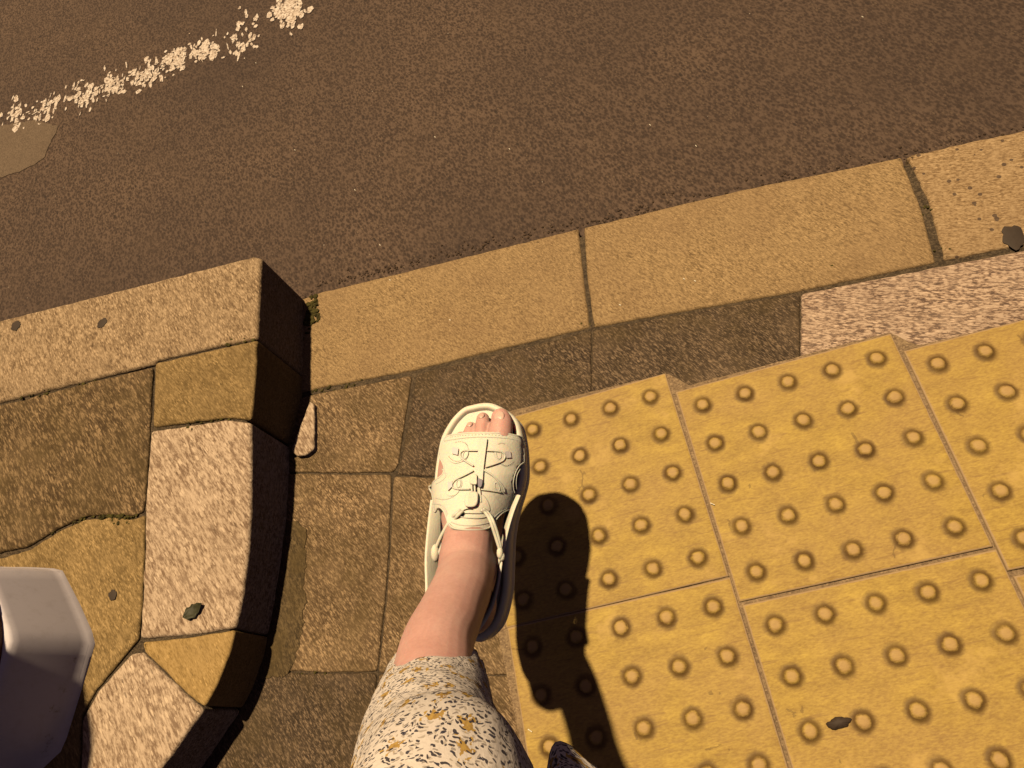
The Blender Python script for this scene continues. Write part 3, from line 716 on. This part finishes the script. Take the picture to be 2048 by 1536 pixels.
stitches([(908, 1049), (925, 1052), (945, 1052), (965, 1052), (978, 1049)], .0028)
# raised leaf-shaped eyelet patches with two ribs each
def patchy(name, poly, off, thick, mat=None, parent=None):
    P_ = cr(poly, 4, True); rg = [np.array(surf(p[0], p[1])[:2]) for p in P_]; tv, tf = sheet(rg, .002)
    mb = MB(); V = [tow(p[0], p[1], hs(p[0], p[1]) + off) for p in tv]; mb.add(V, tf)
    n = len(rg); mb.add([tow(p[0], p[1], hs(p[0], p[1]) + off) for p in rg] + [tow(p[0], p[1], hs(p[0], p[1]) + off - thick) for p in rg], [(i, (i + 1) % n, n + (i + 1) % n, n + i) for i in range(n)])
    return mb.build(name, mat or M['sandal'], parent or up)
patchy('eyelet_patch', [(908, 884), (920, 882), (932, 886), (937, 896), (938, 908), (934, 918), (924, 924), (911, 927), (900, 922), (894, 912), (900, 900)], .0018, .0014)
patchy('eyelet_patch', [(992, 888), (1003, 884), (1014, 889), (1024, 900), (1031, 914), (1034, 924), (1020, 932), (1008, 932), (998, 922), (990, 912), (989, 898)], .0018, .0014)
patchy('eyelet_patch', [(912, 957), (922, 958), (925, 968), (920, 980), (912, 990), (898, 992), (893, 984), (900, 968)], .0018, .0014)
patchy('eyelet_patch', [(988, 962), (996, 960), (1006, 968), (1010, 984), (1009, 996), (1003, 1003), (994, 998), (987, 985), (985, 972)], .0018, .0014)
patchy('heel_of_tongue', [(915, 1012), (925, 1003), (940, 1010), (955, 1006), (965, 990), (975, 1000), (981, 1015), (979, 1024), (965, 1027), (940, 1027), (920, 1026), (912, 1020)], .003, .0025)
mb = MB()
def loop(cx, cy, rx, ry, rot, off, r=.00055):
    P_ = []
    for k in range(20):
        a = 2 * math.pi * k / 20; x, y = rx * math.cos(a), ry * math.sin(a)
        P_.append(S3(cx + x * math.cos(rot) - y * math.sin(rot), cy + x * math.sin(rot) + y * math.cos(rot), off))
    mb = MB(); tube(mb, P_, r, 6, closed=True); mb.build('eyelet', M['sole'], up)
for a in [(931, 909, 4.5, 9, .35), (997, 909, 4.5, 9, -.25), (917, 967, 4, 8, .1), (994, 974, 4.5, 9, -.35)]:
    loop(*a, .0022)
# tongue pull band at the throat
patchy('tongue', [(897, 1030), (906, 1029), (925, 1034), (950, 1036), (975, 1032), (984, 1028), (988, 1040), (986, 1052), (975, 1060), (945, 1062), (912, 1060), (899, 1052), (895, 1040)], .0032, .004)
mb = MB(); tube(mb, dorsum([(898, 1048), (910, 1057), (945, 1060), (972, 1058), (985, 1050)], .004, 6), .0011, 6)
tube(mb, dorsum([(902, 1044), (920, 1050), (950, 1051), (980, 1045)], .0036, 6), .0005, 5); mb.build('piping', M['lace'], up)
mb = MB(); tube(mb, dorsum([(927, 1021), (934, 1018.5), (941, 1018), (946, 1018)], .0042, 5), [.0002] + [.0005] * 10 + [.001, .0012, .0012, .0010, .0004][:5], 6) if False else tube(mb, dorsum([(927, 1021), (934, 1018.5), (941, 1018), (946, 1018.5)], .0036, 5), .0007, 6)
mb.build('slot', M['gum'], up)

# centre strap: a flat ribbon
def ribbon(mb, pts, wd, off, th=.0012, n=6):
    c = cr(pts, n); L_, R_ = [], []
    for i, p in enumerate(c):
        a, b = c[max(i - 1, 0)], c[min(i + 1, len(c) - 1)]; t = b - a; t = t / np.linalg.norm(t); nn = np.array([-t[1], t[0]])
        ww = wd if not hasattr(wd, '__len__') else np.interp(i / (len(c) - 1), np.linspace(0, 1, len(wd)), wd)
        L_.append(p - nn * ww / 2); R_.append(p + nn * ww / 2)
    V = []
    for l, r in zip(L_, R_):
        V += [S3(l[0], l[1], off), S3(r[0], r[1], off), S3(l[0], l[1], off - th), S3(r[0], r[1], off - th)]
    F = []
    for i in range(len(c) - 1):
        a, b = 4 * i, 4 * i + 4
        F += [(a, a + 1, b + 1, b), (a + 1, a + 3, b + 3, b + 1), (a + 2, a, b, b + 2), (a + 3, a + 2, b + 2, b + 3)]
    F += [(0, 2, 3, 1), (len(V) - 4, len(V) - 3, len(V) - 1, len(V) - 2)]
    mb.add(V, F)
mb = MB(); ribbon(mb, [(967, 876), (964, 900), (960, 925), (959, 945), (960, 962)], [15, 15, 17, 15, 11], .0044, .0014); mb.build('centre_strap', M['sandal'], sandal, smooth=False)
mb = MB()
for pts in ([(957, 901), (940, 901), (928, 901), (921, 906), (922, 915), (932, 923), (947, 932)],
            [(974, 901), (990, 902), (1003, 904), (1010, 911), (1006, 921), (990, 928), (971, 934)],
            [(947, 941), (930, 950), (912, 959), (905, 967), (905, 974), (915, 978), (940, 978)],
            [(966, 939), (985, 951), (997, 963), (1006, 974), (1009, 984)],
            [(962, 979), (980, 981), (1003, 985)],
            [(957, 965), (960, 985), (962, 1005)]):
    tube(mb, dorsum(pts, .0028, 6), .0010, 7)
mb.build('lace', M['lace'], sandal)
for q, mat in (([(905, 894), (917, 897), (915, 910), (904, 907)], 'tab'), ([(1010, 903), (1021, 903), (1023, 915), (1013, 916)], 'tab'), ([(895, 966), (904, 962), (905, 972), (896, 981)], 'tab'), ([(1003, 968), (1010, 975), (1012, 986), (1006, 984)], 'sandal')):
    mb = MB(); c0 = [S3(p[0], p[1], .0042) for p in q]; c1 = [S3(p[0], p[1], .0015) for p in q]
    mb.add(c0 + c1, [(0, 1, 2, 3), (0, 1, 5, 4), (1, 2, 6, 5), (2, 3, 7, 6), (3, 0, 4, 7)]); mb.build('lace_tab', M[mat], sandal, smooth=False)
def block(name, q, z0_, z1_, mat, par, b=.15):
    mb = MB(); q = [np.array(p, float) for p in q]; c = sum(q) / len(q)
    P_ = cr([p for p in q], 3, True) if len(q) > 4 else q
    n = len(P_)
    rows = [[S3(p[0], p[1], z0_) for p in P_], [S3(p[0], p[1], z1_ - .0008) for p in P_], [S3(*(c + (p - c) * .88), z1_) for p in P_]]
    V = [x for r in rows for x in r]; F = [(i * n + k, i * n + (k + 1) % n, (i + 1) * n + (k + 1) % n, (i + 1) * n + k) for i in range(2) for k in range(n)]
    F.append(tuple(2 * n + k for k in range(n))); mb.add(V, F); return mb.build(name, mat, par, smooth=False)
block('cord_lock', [(941, 948), (953, 949), (954, 958), (953, 969), (940, 967), (940, 957)], .003, .008, M['lace'], sandal)
block('buckle', [(956, 957), (961, 958), (965, 960), (965, 966), (962, 975), (957, 974), (955, 966)], .002, .006, M['buckle'], sandal)
block('cord_lock', [(934, 985), (944, 983), (955, 985), (956, 1000), (952, 1011), (942, 1014), (930, 1011), (929, 998)], .003, .0085, M['lace'], sandal)
mb = MB(); tube(mb, dorsum([(943, 967), (944, 984)], .0045, 4), .0012, 6); tube(mb, dorsum([(949, 967), (950, 984)], .0045, 4), .0012, 6); mb.build('lock_cord', M['lace'], sandal)

# ankle cords and heel strap
A = lambda px, py, z: at(px, py, z)
def wz(px, py, w): u, v = locray(px, py, w); return tow(u, v, w)
mb = MB()
tube(mb, cr([S3(921, 1021, .004), S3(912, 1028, .006), wz(900, 1042, .060), wz(886, 1066, .056), wz(874, 1092, .050), wz(868, 1112, .046)], 6), .0021, 7)
tube(mb, cr([S3(925, 1023, .0045), S3(916, 1031, .0065), wz(906, 1046, .062), wz(893, 1072, .057), wz(882, 1098, .051), wz(873, 1116, .046)], 6), .0021, 7)
tube(mb, cr([S3(962, 1020, .004), S3(972, 1027, .006), wz(981, 1042, .064), wz(991, 1072, .060), wz(1000, 1100, .056)], 6), .0019, 7)
tube(mb, cr([S3(966, 1018, .004), S3(976, 1026, .006), wz(985, 1040, .063), wz(995, 1068, .059), wz(1002, 1100, .055)], 6), .0019, 7)
mb.build('ankle_cord', M['lace'], sandal)
mb = MB(); blob(mb, wz(1000, 1106, .056), (.0035, .0065, .004), 12, 8, (EU, EV, EN)); blob(mb, wz(1004, 1113, .054), (.0032, .005, .0035), 12, 8, (EU, EV, EN)); 
tube(mb, [wz(1000, 1112, .053), wz(999, 1122, .051), wz(999, 1131, .049)], [.0018, .0016, .001], 6); tube(mb, [wz(1005, 1112, .053), wz(1008, 1119, .05)], .0013, 6); mb.build('cord_knot', M['lace'], sandal)
mb = MB(); blob(mb, wz(871, 1106, .048), (.005, .010, .006), 12, 8, (EU, EV, EN)); mb.build('cord_knot', M['lace'], sandal)
HS = [(-.0525, .112, .008), (-.0515, .135, .016), (-.0475, .158, .028), (-.043, .180, .038), (-.038, .205, .045), (-.034, .228, .050), (-.024, .250, .052), (-.008, .260, .052), (.010, .253, .052), (.024, .232, .048), (.031, .208, .044), (.034, .180, .038), (.037, .155, .030), (.041, .130, .018), (.046, .112, .010)]
SG = 1 if True else 0; hsP = cr(HS, 5); mb = MB(); V = []; F = []
for i, p in enumerate(hsP):
    k = i / (len(hsP) - 1); hw = .0045 + .009 * math.sin(math.pi * min(1, k * 1.6)) ** 2 + .005 * math.sin(math.pi * k) ** 2 + (.004 if k > .6 else 0) * min(1, (k - .6) * 8) * min(1, (1 - k) * 6)
    a, b = hsP[max(i - 1, 0)], hsP[min(i + 1, len(hsP) - 1)]; t = (b - a); nn = np.array([t[1], -t[0], 0]); nn /= np.linalg.norm(nn) + 1e-9; nn *= .0014
    for s, q in ((-1, -1), (-1, 1), (1, 1), (1, -1)): V.append(tow(*(p + nn * q + np.array([0, 0, s * hw]) - nn / .0014 * s * .0045 * SG)))
n = len(hsP)
for i in range(n - 1):
    for k in range(4): F.append((4 * i + k, 4 * i + (k + 1) % 4, 4 * i + 4 + (k + 1) % 4, 4 * i + 4 + k))
F += [(0, 1, 2, 3), (4 * n - 4, 4 * n - 3, 4 * n - 2, 4 * n - 1)]; mb.add(V, F); hb = mb.build('heel_strap', M['sandal'], sandal)
bv = hb.modifiers.new('b', 'BEVEL'); bv.width = .0008; bv.segments = 2

# body: one continuous surface grown from tapered limbs
mb = MB()
def cap_chain(pts, rs, seg=24):
    P_ = cr([list(p) + [r] for p, r in zip(pts, rs)], 6); pts_ = [p[:3] for p in P_]; r_ = [p[3] for p in P_]
    tube(mb, pts_, r_, seg); blob(mb, pts_[0], (r_[0],) * 3, 18, 12); blob(mb, pts_[-1], (r_[-1],) * 3, 18, 12)
# forefoot and midfoot sections
rows = []; vs = np.linspace(.046, .245, 26)
for v in vs:
    nar = max(0, min(1, (v - .13) / .06)); a, b = uL(v) + .006 + .011 * nar, uR(v) - .007; row = []
    for k in range(28):
        th = math.pi * 2 * k / 28; cu = math.cos(th); sn = math.sin(th)
        u = (a + b) / 2 + (b - a) / 2 * math.copysign(abs(cu) ** .8, cu)
        top = min(hs(min(max(u, a), b) * .96 + (a + b) / 2 * .04, v) - .003, .085)
        if v > .19: top *= 1 - (v - .19) * 5
        w_ = .010 + (top - .010) * max(0, sn) if sn > 0 else .010 + sn * .009
        row.append(tow(u, v, max(w_, .001)))
    rows.append(row)
V = [p for r in rows for p in r]; n = 28; F = [(i * n + k, i * n + (k + 1) % n, (i + 1) * n + (k + 1) % n, (i + 1) * n + k) for i in range(len(rows) - 1) for k in range(n)]
F += [tuple(range(n)), tuple((len(rows) - 1) * n + k for k in range(n))]; mb.add(V, F)
# toes: (base u, v) -> (tip u, v), heights and radii
toes = [((.026, .060, .015), (.030, .032, .0135), (.0285, .0215, .0105), .0158, .0138, .0112),
        ((.005, .062, .014), (.0068, .032, .0125), (.0062, .0205, .0085), .0098, .0090, .0078),
        ((-.011, .066, .013), (-.0095, .040, .0115), (-.0085, .030, .0075), .0090, .0082, .0072),
        ((-.026, .072, .012), (-.0245, .048, .0105), (-.022, .0400, .0070), .0085, .0076, .0068),
        ((-.040, .080, .011), (-.038, .060, .0095), (-.034, .0525, .0065), .0080, .0072, .0064)]
for a, b, c, r0, r1, r2 in toes: cap_chain([tow(*a), tow(*b), tow(*c)], [r0, r1, r2], 18)
blob(mb, tow(-.001, .228, .034), (.026, .033, .034), 22, 14, (EU, EV, EN))
leg = [tow(.003, .190, .050), tow(.0085, .200, .082), at(922, 1180, .32), at(898, 1235, .368), at(873, 1300, .405), at(862, 1440, .455), at(866, 1540, .503), at(866, 1690, .57)]
lr = [.029, .0290, .0293, .0292, .031, .036, .040, .045]
hipL = np.array([-.20, -.42, .84]); hipR = np.array([-.03, -.44, .84])
cap_chain([tow(0, .128, .028), tow(-.001, .155, .042), tow(.003, .182, .064), tow(.010, .202, .088)], [.022, .026, .028, .028])
cap_chain(leg + [leg[-1] * .5 + hipL * .5, hipL], lr + [.062, .075])
blob(mb, at(955, 1165, .285), (.012, .014, .014))
cap_chain([np.array([-.125, -.19, .10]), np.array([-.115, -.165, .24]), np.array([-.085, -.14, .45]), np.array([-.05, -.31, .65]), hipR], [.028, .033, .045, .060, .075])
cap_chain([np.array([-.125, -.215, .085]), np.array([-.127, -.15, .045]), np.array([-.129, -.105, .020]), np.array([-.13, -.082, .014])], [.027, .026, .018, .012])
cap_chain([hipL + [.0, 0, .02], hipR + [0, 0, .02]], [.10, .10]); blob(mb, (-.115, -.44, .92), (.15, .10, .12), 24, 14)
body = pp(mb.build('body', M['skin']))
rm = body.modifiers.new('rm', 'REMESH'); rm.mode = 'VOXEL'; rm.voxel_size = .0016; rm.use_smooth_shade = True
sm = body.modifiers.new('sm', 'SMOOTH'); sm.factor = .6; sm.iterations = 6
for (u, v, w_, ru, rv, tilt) in [(.0305, .0235, .0232, .0062, .0075, .25), (.0066, .0185, .0158, .0040, .0045, .5), (-.0085, .0275, .0140, .0035, .004, .5)]:
    mb = MB(); ax2 = EV * math.cos(tilt) + EN * math.sin(tilt); ax3 = EN * math.cos(tilt) - EV * math.sin(tilt)
    blob(mb, tow(u, v, w_ + .0004), (ru, rv, .0015), 18, 10, (EU, ax2, ax3)); pp(mb.build('toenail', M['nail']))

# trousers: one garment, two legs
def cloth_tube(spine, radii, seg, hem_amp, seed, Umb, front=None):
    pts = cr([list(p) + [r] for p, r in zip(spine, radii)], 14); n = len(pts); V = []; UV = []; F = []; l = 0
    xprev = None
    for i, q in enumerate(pts):
        p, r = q[:3], q[3]; a, b = pts[max(i - 1, 0)][:3], pts[min(i + 1, n - 1)][:3]; t = (b - a) / np.linalg.norm(b - a)
        x = np.array([1.0, 0, 0]) - t * t[0]; x /= np.linalg.norm(x); y = np.cross(t, x)
        if i: l += np.linalg.norm(p - pts[i - 1][:3])
        for k in range(seg):
            an = 2 * math.pi * k / seg; e = math.exp(-l / .02)
            fo = .05 * mnoise.noise(Vector((math.cos(an) * 1.6, math.sin(an) * 1.6, l * 9 + seed))) + .022 * mnoise.noise(Vector((math.cos(an) * 5, math.sin(an) * 5, l * 60 + seed)))
            rr = r * (1 + fo + e * hem_amp * mnoise.noise(Vector((math.cos(an) * 7, math.sin(an) * 7, seed + 4))))
            pos = p + rr * (math.cos(an) * x + math.sin(an) * y)
            if front is not None and l < .08:
                d = math.cos(an) * x + math.sin(an) * y; f_ = max(0, d @ front) ** 9 * (1 - l / .08) ; pos = pos + front * .070 * f_
            if i == 0: pos = pos - t * .003 * mnoise.noise(Vector((math.cos(an) * 9, math.sin(an) * 9, seed)))
            V.append(pos); UV.append((an / (2 * math.pi) * .36, l))
    for i in range(n - 1):
        for k in range(seg): F.append((i * seg + k, i * seg + (k + 1) % seg, (i + 1) * seg + (k + 1) % seg, (i + 1) * seg + k))
    o = len(Umb[0]); Umb[0].extend([tuple(map(float, v)) for v in V]); Umb[2].extend(UV); Umb[1].extend([tuple(j + o for j in f) for f in F])
U = ([], [], [])
c0 = at(874, 1362, .393)
cloth_tube([c0, at(868, 1410, .42), at(860, 1465, .452), at(866, 1550, .497), at(868, 1690, .56), leg[-1] * .5 + hipL * .5 + [0, 0, .01], hipL, hipL + [.03, 0, .1]],
           [.0400, .0445, .0480, .0520, .0560, .072, .105, .12], 96, .05, 3.0, U)
fr = np.array([-.45, 1.0, -.05]); fr /= np.linalg.norm(fr)
cloth_tube([np.array([-.125, -.107, .255]), np.array([-.110, -.125, .34]), np.array([-.085, -.14, .46]), np.array([-.05, -.32, .66]), hipR, hipR + [-.03, 0, .1]],
           [.060, .056, .060, .080, .105, .12], 96, .06, 8.0, U, fr)
me = bpy.data.meshes.new('trousers'); me.from_pydata(U[0], [], U[1]); me.update()
uvl = me.uv_layers.new(name='UVMap')
for poly in me.polygons:
    us = [U[2][me.loops[li].vertex_index][0] for li in poly.loop_indices]; wrap = max(us) - min(us) > .18
    for li, u_ in zip(poly.loop_indices, us):
        vv = U[2][me.loops[li].vertex_index][1]; uvl.data[li].uv = (u_ + (.36 if wrap and u_ < .18 else 0), vv)
    poly.use_smooth = True
me.materials.append(M['cloth']); tr = bpy.data.objects.new('trousers', me); sc.collection.objects.link(tr); pp(tr)
md = tr.modifiers.new('t', 'SOLIDIFY'); md.thickness = .0016; md.offset = 1
mb = MB(); hem = [np.array(U[0][k]) for k in range(96)]
tube(mb, hem, [.0017 + .0007 * math.sin(k * 1.9) for k in range(96)], 7, closed=True)
h2 = mb.build('hem', M['cloth'], tr)
